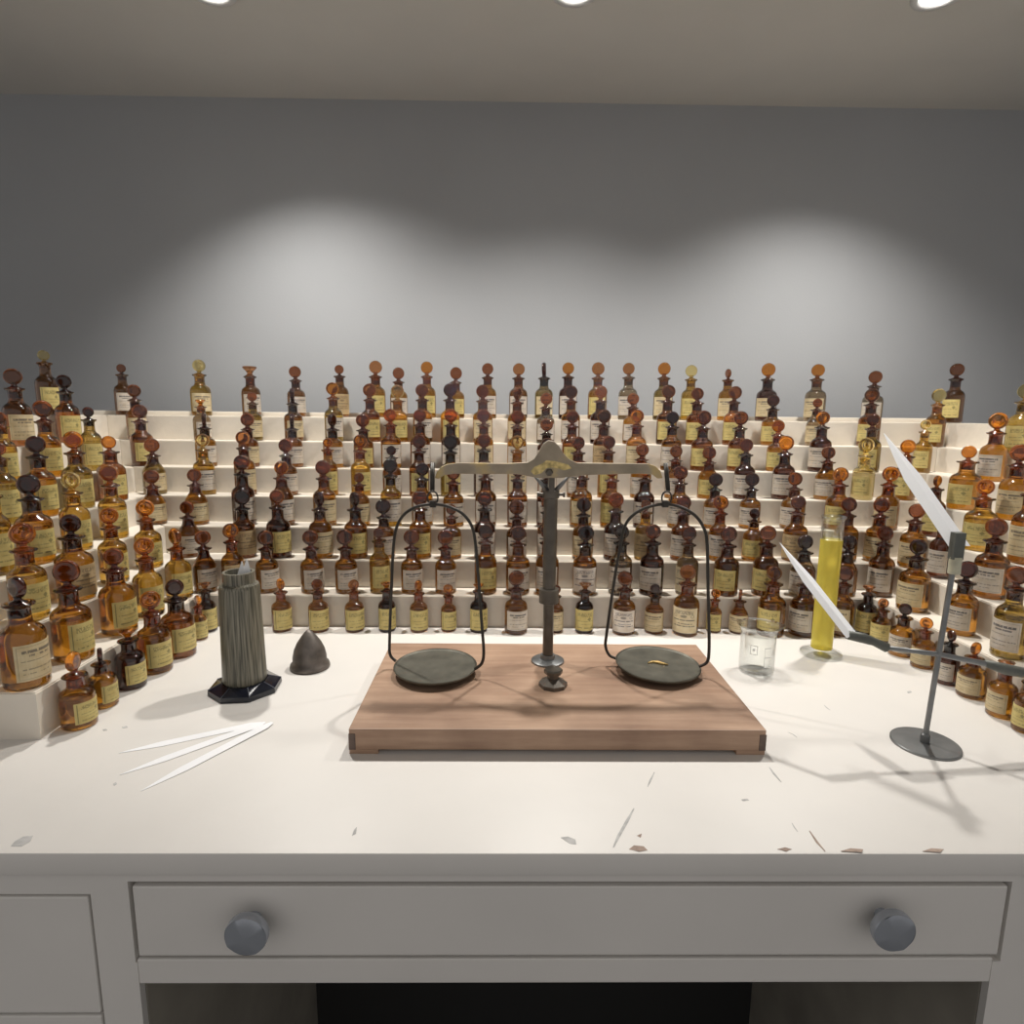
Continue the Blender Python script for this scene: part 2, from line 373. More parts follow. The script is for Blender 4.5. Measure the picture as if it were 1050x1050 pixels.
def flake(pts, mat, z=0.0003):
    bm = bmesh.new(); P = [on_z(x, y, 0) for x, y in pts]
    prism(bm, [(p.x, p.y) for p in P], Z(0.0), Z(z)); o = dloc(mesh_obj('paint_chip', bm, mat, desk)); return o
def streak(pts, wpx, mat):
    up, dn = [], []
    for i, (x, y) in enumerate(pts):
        q = wpx*(0.35 if i in (0, len(pts)-1) else 1); up.append((x-q, y-q*0.15)); dn.append((x+q, y+q*0.15))
    flake(up + dn[::-1], mat)
flake([(11, 868), (15, 863), (24, 858), (34, 857), (31, 863), (22, 868)], CHIPG)
streak([(650, 829), (643, 842), (634, 858), (629, 869)], 1.6, CHIPG)
streak([(671, 792), (667, 800), (664, 807)], 1.0, CHIPG)
flake([(645, 871), (650, 867), (660, 868), (664, 872), (655, 873)], CHIP)
flake([(575, 859), (582, 858), (590, 861), (591, 866), (584, 865)], CHIPG)
flake([(653, 857), (658, 855), (657, 859)], CHIP)
flake([(363, 851), (366, 848), (365, 855), (361, 857)], CHIPG)
streak([(789, 787), (794, 794), (801, 802)], 1.3, CHIPG)
streak([(830, 852), (838, 864), (846, 873)], 1.5, CHIP)
flake([(797, 871), (805, 869), (812, 871), (806, 873)], CHIP)
flake([(862, 873), (872, 870), (885, 871), (884, 874)], CHIP)
flake([(946, 873), (955, 870), (968, 871), (964, 874)], CHIP)
streak([(812, 844), (815, 849), (818, 853)], 0.7, CHIPG)
streak([(845, 723), (848, 726), (851, 728)], 0.7, CHIPG)
streak([(808, 751), (813, 753), (817, 756)], 0.7, CHIPG)
flake([(116, 804), (119, 802), (120, 804), (117, 806)], CHIPG)
flake([(105, 748), (109, 747.5), (110, 749), (106, 749.6)], CHIPG)
flake([(125, 745.5), (130, 744.5), (131, 746), (126, 747)], CHIPG)
flake([(930, 709), (934, 708.5), (935, 710), (931, 711)], CHIPG)
flake([(760, 820), (766, 819), (768, 820.5), (762, 821.5)], CHIPG)

# ------------------------------------------------------------------ tiered shelves
NL = 7
ZL = [0.0] + [0.060+0.054*i for i in range(NL)]
YF = [None] + [1.107+0.0545*i for i in range(NL)]
XL = [None] + [-0.563-0.058*i for i in range(NL)]
XR = [None] + [0.698+0.0555*i for i in range(NL)]
YEND = 0.702; YREAR = 1.492; XLO, XRO = -0.98, 1.095
SZ = lambda k: (Z(ZL[k-1]), Z(ZL[k]))
back = empty('tiered_shelf', (0.06, 1.30, T), 'cream seven-step wooden tier along the back wall, holding rows of bottles', 'shelf', 'bottle tiers')
left = empty('tiered_shelf', (-0.77, 1.0, T), 'cream stepped side tier at the left end, its end panel at the left photo edge', 'shelf', 'bottle tiers')
right = empty('tiered_shelf', (0.89, 1.0, T), 'cream stepped side tier at the right, behind the metal blotter stand', 'shelf', 'bottle tiers')
def step(root, poly, k):
    bm = bmesh.new(); prism(bm, poly, *SZ(k))
    bmesh.ops.bevel(bm, geom=[e for e in bm.edges if all(abs(v.co.z-SZ(k)[1]) < 1e-6 for v in e.verts)], offset=0.0016, segments=2, affect='EDGES')
    o = mesh_obj('step', bm, SHELF, root); o.matrix_parent_inverse = Matrix.Translation(root.location).inverted()
eps = 0.0004
for k in range(1, NL+1):
    cl, cr = (XL[k], YF[k]), (XR[k], YF[k])
    step(back, [(cl[0]+eps, cl[1]), (cr[0]-eps, cr[1]), (XRO-eps, YREAR), (XLO+eps, YREAR)], k)
    step(left, [(XLO, YEND), (XL[k], YEND), (cl[0], cl[1]-eps), (XLO, YREAR-eps)], k)
    step(right, [(XR[k], YEND), (XRO, YEND), (XRO, YREAR-eps), (cr[0], cr[1]-eps)], k)
o = box_obj('back_rail', (XLO, XRO, YREAR, YREAR+0.012, T, Z(ZL[NL]+0.010)), SHELF, back, 0.0015)
o.matrix_parent_inverse = Matrix.Translation(back.location).inverted()

# ------------------------------------------------------------------ bottles
# unit prototypes: diameter 1, lip at height 1
CAVITY = glass('cavity_surface', (0.97, 0.94, 0.88)); CAVITY.node_tree.nodes['Principled BSDF'].inputs['Coat Weight'].default_value = 0
def body_mesh(kind, level=None):
    """a filled bottle is one solid of glass and liquid with an air pocket left above the liquid"""
    bm = bmesh.new()
    if kind == 'round':
        pr = [(0.0, 0.012), (0.40, 0.012), (0.44, 0.0), (0.475, 0.004), (0.497, 0.022), (0.5, 0.05), (0.5, 0.575), (0.492, 0.62), (0.468, 0.66), (0.425, 0.694),
              (0.365, 0.72), (0.305, 0.738), (0.265, 0.76), (0.248, 0.79), (0.24, 0.85), (0.243, 0.93), (0.258, 0.953), (0.335, 0.966), (0.355, 0.982), (0.335, 1.0), (0.22, 1.0), (0.17, 0.985), (0.0, 0.98)]
        inner = lambda l: [(0.0, l), (0.452, l), (0.462, l+0.004), (0.455, 0.632), (0.43, 0.662), (0.385, 0.686), (0.32, 0.706), (0.25, 0.722), (0.20, 0.745), (0.185, 0.775), (0.0, 0.785)]
    else:
        pr = [(0.0, 0.012), (0.40, 0.012), (0.44, 0.0), (0.475, 0.004), (0.497, 0.022), (0.5, 0.05), (0.5, 0.57), (0.485, 0.61), (0.43, 0.67), (0.35, 0.74),
              (0.285, 0.79), (0.255, 0.83), (0.245, 0.87), (0.245, 0.935), (0.26, 0.955), (0.345, 0.968), (0.365, 0.983), (0.345, 1.0), (0.22, 1.0), (0.17, 0.985), (0.0, 0.98)]
        inner = lambda l: [(0.0, l), (0.442, l), (0.452, l+0.004), (0.435, 0.612), (0.385, 0.665), (0.31, 0.726), (0.24, 0.775), (0.19, 0.81), (0.0, 0.82)]
    lathe(bm, pr, 28, cap=False)
    bmesh.ops.recalc_face_normals(bm, faces=bm.faces)
    if level:
        b2 = bmesh.new(); lathe(b2, inner(level), 28, cap=False); bmesh.ops.recalc_face_normals(b2, faces=b2.faces)
        vm = {v: bm.verts.new(v.co) for v in b2.verts}
        for f in b2.faces: bm.faces.new([vm[v] for v in f.verts][::-1]).material_index = 1
        b2.free()
    me = bpy.data.meshes.new('bottle_body_' + kind); bm.to_mesh(me); bm.free()
    for p in me.polygons: p.use_smooth = True
    me.materials.append(GLASS['a'][1]); me.materials.append(CAVITY); me.set_sharp_from_angle(angle=math.radians(60)); return me
def label_mesh(arc, v0, v1, name):
    bm = bmesh.new(); uvl = bm.loops.layers.uv.new('UVMap'); n = 14; ri, ro = 0.4985, 0.508
    a0 = -PI/2-arc/2
    col = []
    for i in range(n+1):
        a = a0+arc*i/n; c, s = math.cos(a), math.sin(a)
        col.append([bm.verts.new((r*c, r*s, z)) for r, z in ((ro, v0), (ro, v1), (ri, v1), (ri, v0))])
    def face(vs, uvs):
        f = bm.faces.new(vs)
        for l, q in zip(f.loops, uvs): l[uvl].uv = q
        return f
    for i in range(n):
        A, B = col[i], col[i+1]; u0, u1 = i/n, (i+1)/n
        face((A[0], B[0], B[1], A[1]), ((u0, 0), (u1, 0), (u1, 1), (u0, 1)))
        face((A[2], B[2], B[3], A[3]), ((0, 0),)*4); face((A[1], B[1], B[2], A[2]), ((0, 0),)*4); face((A[3], B[3], B[0], A[0]), ((0, 0),)*4)
    face(col[0], ((0, 0),)*4); face(col[-1][::-1], ((0, 0),)*4)
    me = bpy.data.meshes.new(name); bm.to_mesh(me); bm.free()
    for p in me.polygons: p.use_smooth = False
    me.materials.append(LAB['Y'][1]); return me
# stoppers in real metres for a 46 mm bottle; origin at the lip
def stopper_mesh(kind):
    bm = bmesh.new()
    stem = [(0.0, -0.0165), (0.0072, -0.0160), (0.0082, -0.0010), (0.0092, 0.0004), (0.0084, 0.0012), (0.0074, 0.0016), (0.0045, 0.0028), (0.0036, 0.005), (0.0046, 0.0075), (0.0, 0.0085)]
    if kind == 'mushroom':
        lathe(bm, [(0.0, -0.0165), (0.0072, -0.0160), (0.0082, -0.0010), (0.0090, 0.0006), (0.0055, 0.003), (0.0045, 0.0055), (0.0075, 0.010), (0.0120, 0.0145), (0.0132, 0.0165), (0.0122, 0.0180), (0.0, 0.0192)], 24, cap=False)
    else:
        lathe(bm, stem, 20, cap=False)
        R_ = Matrix.Translation((0, 0, 0.0172)) @ Matrix.Rotation(PI/2, 4, 'X')
        if kind == 'ring':
            pr = [(0.0, -0.0022), (0.0062, -0.0024), (0.0080, -0.0046), (0.0100, -0.0050), (0.0118, -0.0034), (0.0125, 0.0), (0.0118, 0.0034), (0.0100, 0.0050), (0.0080, 0.0046), (0.0062, 0.0024), (0.0, 0.0022)]
        else:
            pr = [(0.0, -0.0040), (0.0070, -0.0042), (0.0100, -0.0040), (0.0117, -0.0027), (0.0124, 0.0), (0.0117, 0.0027), (0.0100, 0.0040), (0.0070, 0.0042), (0.0, 0.0040)]
        lathe(bm, pr, 24, R_, cap=False)
    bmesh.ops.recalc_face_normals(bm, faces=bm.faces)
    me = bpy.data.meshes.new('stopper_' + kind); bm.to_mesh(me); bm.free()
    for p in me.polygons: p.use_smooth = True
    me.materials.append(STOP['r'][1]); return me
BODY = {'R': [body_mesh('round'), body_mesh('round', 0.60), body_mesh('round', 0.575), body_mesh('round', 0.545)], 'S': [body_mesh('slope', 0.58), body_mesh('slope')]}
LABEL = {'W': label_mesh(2.15, 0.11, 0.545, 'wide_label'), 'Y': label_mesh(1.85, 0.12, 0.53, 'square_label'), 'L': label_mesh(2.3, 0.07, 0.56, 'tall_label'), 'S': label_mesh(2.75, 0.07, 0.58, 'wrap_label')}
STOPM = {'D': stopper_mesh('disc'), 'M': stopper_mesh('mushroom'), 'R': stopper_mesh('ring')}
STOPM['N'] = STOPM['E'] = STOPM['D']
def proto_bottle():
    r = bpy.data.objects.new('apothecary_bottle', None); COL.objects.link(r); r.empty_display_size = 0.02
    out = [r]
    for n, me in (('glass_body', BODY['R'][0]), ('paper_label', LABEL['Y']), ('stopper', STOPM['D'])):
        o = bpy.data.objects.new(n, me); COL.objects.link(o); o.parent = r; o.material_slots[0].link = 'OBJECT'; out.append(o)
    return out
PROTO = proto_bottle(); first = [True]
def bottle(X, Y, z, D, H, g, lab, sc_, ss, shape, label, group):
    if first[0]: objs = PROTO; first[0] = False
    else:
        objs = [o.copy() for o in PROTO]
        for o in objs: COL.objects.link(o)
        for o in objs[1:]: o.parent = objs[0]
    r, b, l, s = objs
    r.location = (X, Y, Z(z)+0.0002); tag(r, label, 'bottle', group)
    b.data = random.choice(BODY[shape]); b.scale = (D, D, H); b.rotation_euler = (0, 0, random.uniform(0, 6)); b.material_slots[0].link = 'OBJECT'; b.material_slots[0].material = GLASS[g][1]
    l.data = LABEL['Y'] if lab == 'Y' else (LABEL['L'] if lab in ('We', 'Ce', 'T') else LABEL['W'])
    if D < 0.0405 and Y > 1.0 and z == 0.0: l.data = LABEL['S']
    l.scale = (D, D, H); l.material_slots[0].link = 'OBJECT'; l.material_slots[0].material = LAB[lab][1]
    face = math.atan2(0.60-Y, 0.06-X) + PI/2 + random.uniform(-0.14, 0.14)
    l.rotation_euler = (0, 0, face)
    s.data = STOPM[ss]; k = min(D/0.046, H/0.092); k = 0.5*(k+1)*(0.94 if D < 0.04 else 1.0)*random.uniform(0.94, 1.06)
    k *= 1.06 if D > 0.048 else 1.22
    if D < 0.04: k *= 0.8
    s.scale = (k, k, k); s.location = (0, 0, H); s.material_slots[0].link = 'OBJECT'; s.material_slots[0].material = STOP[sc_][1]
    tocam = math.atan2(-Y, -X) + PI/2
    off = {'D': random.uniform(-0.35, 0.35), 'R': random.uniform(-0.5, 0.5), 'N': random.choice((-1, 1))*1.05, 'E': 1.52, 'M': 0}[ss]
    s.rotation_euler = ((random.uniform(-0.05, 0.05)), random.uniform(-0.04, 0.04), tocam+off)
BK = {
7: '''127 384 20 b W r D/206 384 22 y C y R/257.6 386 20 b W t M/304 390 19 b W r D/349 385.6 18 b T r D/385.6 386 20 a Y t D/409 391.6 18 a W r D/438 386 18 a Y o D/467.4 392 18 a Y r D/500 387 18 a W r D/531.4 387.6 19 b W t D/557.6 387.6 18.6 o C k E/582 386.6 18.6 k W o D/612.4 387.6 19.6 a Y t D/643.6 387 19.6 g W t D/679.6 387.6 20 o C o D/707.4 389 19 y Y y D/745 389.6 18.4 a C r N/785.6 389 22 k C o D/835.6 389 22.5 g C o D/894.4 396 22.6 g W r D/977 388.6 23.4 b Y r D''',
6: '''140 410 22 b C r D/207 417 19 g W o M/260 413.6 18.4 o C r D/301 414 19.6 b C k E/342.4 408 19.4 o W o D/380 410 20 r Y t D/408 411 20 a Y y D/433.4 410 20 b W r D/461.6 410 20 a Y k D/495 411 20.4 a C r D/530 413 19.4 a C r N/559.4 418 18.6 g W r D/585 411.6 19.4 a W r D/615 411.4 20 k W o D/648 418 19 a W r D/683.4 411.6 21 b Y r D/713.6 413 21 r Y r D/751 412.4 20 r Y r D/791 419.6 21.4 a Y k D/836 420 20 g C r D S/891 415 24 r Y r R/958.6 415 22 a Y y D''',
5: '''146 432 25 r Y r D/211 439 22.4 a W k E/255 440 21.4 r C r D/300.4 440 20.6 b W k E/341.6 440.4 21 a W k N/373 441 21 b Y r D/401 435.6 21 a W o D/431 435.6 21 r W r D/462.4 436 20 k W o D/496 436 20 a C r D/530 438 20 a W r D/560 445 19 k W r D/586 437 20 r Y r D/618 437 20.6 r T r D/652 436.4 20.6 b C o D/688 437.6 21 a W k D/719.4 439 22.6 r Y r D/757 439 22.6 r Y r R/796 446 20.4 a Y o D/840.6 438 23.4 k W o D/891.7 439.6 23 o Y r D/946 442.6 20 y Y y R''',
4: '''158 467 25 o C r D S/209.6 461 23 y W y R/251.4 459 22.6 b C t D/294.4 467 21.6 b W r D/337 461 19.4 a Y o R/370 462 20.6 y Y o R/402 469 19.6 r W k D/430 463 21 b Y r D/462 464 21 o Y k D/496 462 21 k W r D/530 463 20 a C y R/561 465 20 r W r D/592 464 22 a W r D/623 463 21 a Y r D/657 471 21.6 a W r D/692 472 21 a W r D/726 474 21.4 a Y r D S/763 466 22 k W r D/803 465 23.4 k W o D/847 473.6 24 a W r D S/885 467 24 c Y y R/927 468 26 a Y o D''',
3: '''157.6 499 26 a C r D S/201.5 497 24.5 a C r D S/250 485.6 24.6 k W r D/290 489.6 24 b W o D S/333 490 24 a C r D/369 497 20.4 a C r D/401 488 21.4 y W k D/433 491 22 a W k D/465 495 21.4 a W r D/498 491 22 b W r D/530.4 492 21 r W r D/560 492 20 k W r D/595.6 490 23 a C r D/626.4 492 22 a Y o D/660 492 21.6 k W o D/696 495 23 a W r D/732 501.6 22 a W k D/769 501.6 22 a W k D/813 501 25.6 a W r D/858.6 497 26.8 a Y o R/909 497 26.8 a C o R''',
2: '''194 530 24.6 b W r D S/250 521 25 r T k D/286 519.6 25.4 k Y o D/329 522 24.4 a C k N/365 522 24 b Y k N/394 530 22 a W k D/431 522 23 a Y r D/463 530 20.6 a C r D/497 522 22 k W r D/529.6 531 21 b W r D/561 525 21 b W r D/597.6 528 21.6 a C k D/630.4 523.6 23 k W o D/661 525 21 y T r D/699 526 23 r W r D/737 526 22 a W o R/772 534 22 a Y k D/815 526 26 a T r D/867 528 26 a W r D/900 529 28 a C r D''',
1: '''210 562 25 b W r D S/239 555 24 a T o R/274 562.4 24 a W r D/320 562 24.4 a W r D/355 562 23.4 a W r D/389.6 554 21.6 y Y r D/422.4 562 22.6 a W r D/457 562 22 a W r D/498 556 23 a Y r D/531 558 24.6 a W r D/561 556 24 a W r D/599.4 558 24.6 a We k D/636 556 24 g W k D/668 556 25 k W r D/704.4 558 23 g Ce r D/744.4 559 26.6 b Y r D/784.4 558 27 b Y r D/823 566 27 g W k D S/867 567 25 a W k D S/903 558 28 b W r D''',
}
WL = {
7: '49 372 25 b Y y D',
6: '70 401.6 27 r Y k D/19 398 32 r C r D',
5: '94 430 24 o Y k D/49 432 31 a Y r D/4 437 30 y Y r D',
4: '115 463 31 r Y o D/80 464 33 o Y o D/42 468 35 a Y k D/4 470 34 o Y r D',
3: '116 497 30 y Y t D/77.6 505 33 y Y y R/36 511 41 a Y k D/-2 508 33 y Y o D',
2: '152 532.6 29 y Y o R/116 540.6 31 y Y o R/77 550 42 a T k D/29 563 43 y Y o R',
1: '183 562 28 y Y o N/152 572.6 32 y Y o R/121 583.7 39 a Y r D/74 603 44 a Y r D/25 618 52 a C k N',
}
WR = {
6: '1047 412 34 o Y y D',
5: '1018 443.6 31 a W o R',
4: '989 473 35 a Y o D/1040 477 36 a C r D',
3: '957 501 24 k Y o N/1005 510.6 36.6 y Y o R/1052 507 36 b C r D',
2: '936 534.6 29 a C r D/964 540 25 k W r D/1016 554 37.7 b W r D',
1: '937 572 34 a C k D/986.6 596.6 34 a W k D/1036 603 38 o W r D',
}
G0 = '''212 649 606 21 k Y t M/290.6 647 607 21 l Y o N/328.4 647 607 21 l Y r D/365 647 607 20 l Y t R/398 646.6 605 18 k Y o M/430.4 647 608 18.6 l Y o N/460.4 647 611 16 l Y o R/491 648 606 18 k Y o M/529 649 604 23.6 a W r D/569 648 611 17 l C r D/598.4 648 606 18.4 k Y t M/638.6 650 604 23.4 a We r D/670.4 650 611 19.4 l C k D/701.4 651 598 27 a Ce t D/732 649 615 15.4 l Y o R/757 650 616 19 l C r E S/786 650 598 29 a Y t D/821 652 600 30 b W r D/862 653 599 26 a C r D/881 647 609 22 k Y t M'''
G0L = '71.6 749 692 40 a Y o N/99.6 727 680 31 a Y k E/128 708 656 32.6 k Y o M/157 692 628 36 a Y o R/183 676 614 36 r Y k D/204 657 622 17 l Y o N'
G0R = '905 659 625.5 22 a Y t R/925 674 633 27 a W k D/947 686 647 25 a C o R/972 703 660 25 k W k N/998 717 674 31 a C o N/1028 737 688 32 a C t M/1054 753 700 31 a Y r D'
ORD = ('first second third fourth fifth sixth seventh eighth ninth tenth eleventh twelfth thirteenth fourteenth fifteenth sixteenth seventeenth eighteenth nineteenth twentieth '
       'twenty-first twenty-second twenty-third').split()
STEPN = {7: 'top', 6: 'sixth', 5: 'fifth', 4: 'fourth', 3: 'third', 2: 'second', 1: 'lowest'}
SHP = {'D': 'round', 'R': 'rimmed', 'N': 'turned', 'E': 'edgewise', 'M': 'mushroom'}
def size_from(X, Y, z, lipy, wpx, px_):
    zc = proj((X, Y, z+0.04))[2]; th = math.atan((px_-525)/F)
    D = wpx*zc/F*math.cos(th)
    lo, hi = 0.03, 0.16
    for _ in range(40):
        m = (lo+hi)/2
        if proj((X, Y, z+m))[1] > lipy: lo = m
        else: hi = m
    return min(max(D, 0.026), 0.056), min(max(lo, 0.05), 0.112)
def go(row, k, where):
    ents = [e.split() for e in row.split('/')]
    for i, e in enumerate(ents):
        if k == 0:
            x, by, lip, wd = map(float, e[:4]); e = e[4:]
            p = on_z(x, by, 0.0)
            D0_ = wd*proj((p.x, p.y, 0))[2]/F*math.cos(math.atan((x-525)/F))
            d = Vector((p.x, p.y, 0)).normalized(); c = p + d*(D0_*0.5)
            Y = c.y; X = X_at(x, Y, 0.03); z = 0.0
            if where == 'back': Y = min(Y, YF[1]-D0_/2-0.002)
            if where == 'left': X = max(X, XL[1]+D0_/2+0.002)
            if where == 'right': X = min(X, XR[1]-D0_/2-0.002)
        else:
            x, lip, wd = map(float, e[:3]); e = e[3:]; z = ZL[k]
            if where == 'back':
                Y = YF[k]+0.0265; X = X_at(x, Y, z+0.04)
            else:
                X = XL[k]-0.0285 if where == 'left' else XR[k]+0.0285
                Y = Y_at(x, X, z+0.04)
        D, H = size_from(X, Y, z, lip, wd, x)
        g_, lb, sC, sS = e[:4]; shape = e[4] if len(e) > 4 else 'R'
        look = '%s bottle, %s label, %s %s stopper' % (GLASS[g_][0], LAB[lb][0], STOP[sC][0], SHP[sS])
        if k == 0: pl = {'back': 'from left on table before back tier', 'left': 'from front on table by left tier', 'right': 'from back on table by right tier'}[where]
        elif where == 'back': pl = "from left on back tier's %s step" % STEPN[k]
        elif where == 'left': pl = "from back on left tier's %s step" % STEPN[k]
        else: pl = "from back on right tier's %s step" % STEPN[k]
        grp = 'small bottles standing on the table' if k == 0 else "bottles on the %s tier's %s step" % (where, STEPN[k])
        bottle(X, Y, z, D, H, g_, lb, sC, sS, shape, '%s, %s %s' % (look, ORD[i], pl), grp)
for k in range(7, 0, -1):
    go(BK[k], k, 'back'); go(WL[k], k, 'left')
    if k in WR: go(WR[k], k, 'right')
go(G0, 0, 'back'); go(G0L, 0, 'left'); go(G0R, 0, 'right')

# ------------------------------------------------------------------ balance on its board
BT = 0.0316
bx0, bx1, by0, by1 = -0.1804, 0.312, 0.6714, 0.943
bal = empty('balance_scale', ((bx0+bx1)/2, (by0+by1)/2, T), 'antique two-pan balance scale on a reddish wooden board', 'balance scale')
INV = Matrix.Translation(bal.location).inverted()
def bpart(name, bm, mat, smooth=False, parent=bal):
    o = mesh_obj(name, bm, mat, parent, smooth)
    if parent is bal: o.matrix_parent_inverse = INV
    return o
bm = bmesh.new(); box(bm, bx0, bx1, by0, by1, Z(0.0055), Z(BT), bev=0.0012); board = bpart('board', bm, WOOD)
for s in (0, 1):
    xa = bx0-0.0004 if s == 0 else bx1-0.0075
    bm = bmesh.new(); box(bm, xa, xa+0.008, by0-0.0006, by0+0.02, Z(0.0056), Z(BT-0.006), bev=0.0004); bpart('corner_joint', bm, WOODD)
    for yy in (by0, by1-0.035):
        xf = bx0 if s == 0 else bx1-0.034
        bm = bmesh.new(); box(bm, xf, xf+0.034, yy, yy+0.035, Z(0), Z(0.0058), bev=0.0006); bpart('foot', bm, WOOD)
cb = on_z(561.5, 678, BT); CX, CYY = cb.x, cb.y
def cyl_at(x, y): return Matrix.Translation((x, y, T))
zt = lambda y: on_y(562, y, CYY).z
pxm = F/proj((CX, CYY, 0.2))[2]                    # pixels per metre at the column
bm = bmesh.new(); lathe(bm, [(0.0, BT), (0.0245, BT), (0.0245, BT+0.0025), (0.022, BT+0.004), (0.011, BT+0.005), (0.0105, BT+0.011), (0.0, BT+0.011)], 32, cyl_at(CX, CYY)); bpart('column_flange', bm, STEEL, 'angle')
zc0, zc1, zc2 = zt(618), zt(603), zt(511)
bm = bmesh.new(); lathe(bm, [(0.0078, BT+0.008), (0.0078, zc0+0.002)], 20, cyl_at(CX, CYY)); bpart('lower_column', bm, IRON, 'angle')
bm = bmesh.new(); lathe(bm, [(0.012, zc0), (0.0145, zc0+0.001), (0.0145, zc1-0.001), (0.012, zc1)], 20, cyl_at(CX, CYY)); bpart('collar', bm, IRON, 'angle')
bm = bmesh.new(); lathe(bm, [(0.0095, zc1), (0.0100, zc2), (0.012, zc2+0.001), (0.012, zc2+0.012), (0.0085, zc2+0.014)], 20, cyl_at(CX, CYY)); bpart('upper_column', bm, IRON, 'angle')
BY = CYY-0.016
by = lambda x, y: on_y(x, y, BY)
# fork prongs, side screws and pivot
for s in (-1, 1):
    bm = bmesh.new(); tube(bm, [(CX+s*0.006, CYY-0.006, Z(zc2+0.012)), (CX+s*0.013, CYY-0.008, Z(zc2+0.020)), (CX+s*0.026, CYY-0.008, Z(zc2+0.035))], [0.0035, 0.003, 0.0016], 8); bpart('fork_prong', bm, STEEL, True)
    bm = bmesh.new(); tube(bm, [(CX+s*0.008, CYY-0.002, Z(zc2+0.006)), (CX+s*0.020, CYY-0.002, Z(zc2+0.006))], 0.0022, 8); tube(bm, [(CX+s*0.017, CYY-0.002, Z(zc2+0.006)), (CX+s*0.020, CYY-0.002, Z(zc2+0.006))], 0.0042, 10); bpart('side_screw', bm, IRON, 'angle')
bm = bmesh.new(); box(bm, CX-0.004, CX+0.004, BY+0.001, CYY+0.008, Z(zc2+0.010), Z(zc2+0.046), bev=0.001); bpart('pivot_block', bm, IRON)
# beam outline traced as a plate with real thickness
OUT = [(446, 490), (448, 484), (452, 479), (458, 476), (470, 474.5), (520, 475), (541, 474), (548, 470), (553, 462), (557, 455), (562, 451.5), (568, 452.5), (573, 457), (578, 465), (584, 471),
       (592, 474.5), (640, 475), (665, 475.5), (672, 478), (677, 483), (679, 490), (674, 490.5), (669, 486.5), (655, 485.5), (600, 487), (575, 490), (552, 490), (530, 486), (500, 486), (465, 485.5), (456, 487), (450, 491)]
bm = bmesh.new(); n_ = len(OUT); fr, bk = [], []
for x, y in OUT:
    p = by(x, y); fr.append(bm.verts.new((p.x, BY-0.0035, Z(p.z)))); bk.append(bm.verts.new((p.x, BY+0.0035, Z(p.z))))
bm.faces.new(fr); bm.faces.new(bk[::-1])
for i in range(n_): bm.faces.new((fr[i], bk[i], bk[(i+1) % n_], fr[(i+1) % n_]))
beam = bpart('beam', bm, BEAM)
mb_ = beam.modifiers.new('b', 'BEVEL'); mb_.width = 0.0012; mb_.segments = 2; mb_.limit_method = 'ANGLE'
bm = bmesh.new(); fr = [by(x, y) for x, y in [(544, 483), (548, 478.5), (556, 475), (560, 472), (568, 472.5), (574, 474), (582, 476), (586, 480), (578, 482), (572, 480), (566, 479), (560, 480), (555, 485), (548, 487)]]
A_ = [bm.verts.new((q.x, BY-0.0038, Z(q.z))) for q in fr]; B_ = [bm.verts.new((q.x, BY-0.0034, Z(q.z))) for q in fr]
bm.faces.new(A_); bm.faces.new(B_[::-1])
for i in range(len(fr)): bm.faces.new((A_[i], B_[i], B_[(i+1) % len(fr)], A_[(i+1) % len(fr)]))
bpart('worn_brass_patch', bm, plain('rubbed_brass', (0.62, 0.48, 0.20), 0.45, metal=0.5, var=0.4, vscale=180), False, beam)
p = by(563, 484); bm = bmesh.new(); lathe(bm, [(0.0, 0), (0.0055, 0), (0.0055, 0.003), (0.0035, 0.005), (0, 0.005)], 6, Matrix.Translation((p.x, BY-0.0035, Z(p.z))) @ Matrix.Rotation(PI/2, 4, 'X')); bpart('pivot_cap', bm, IRON, False, beam)
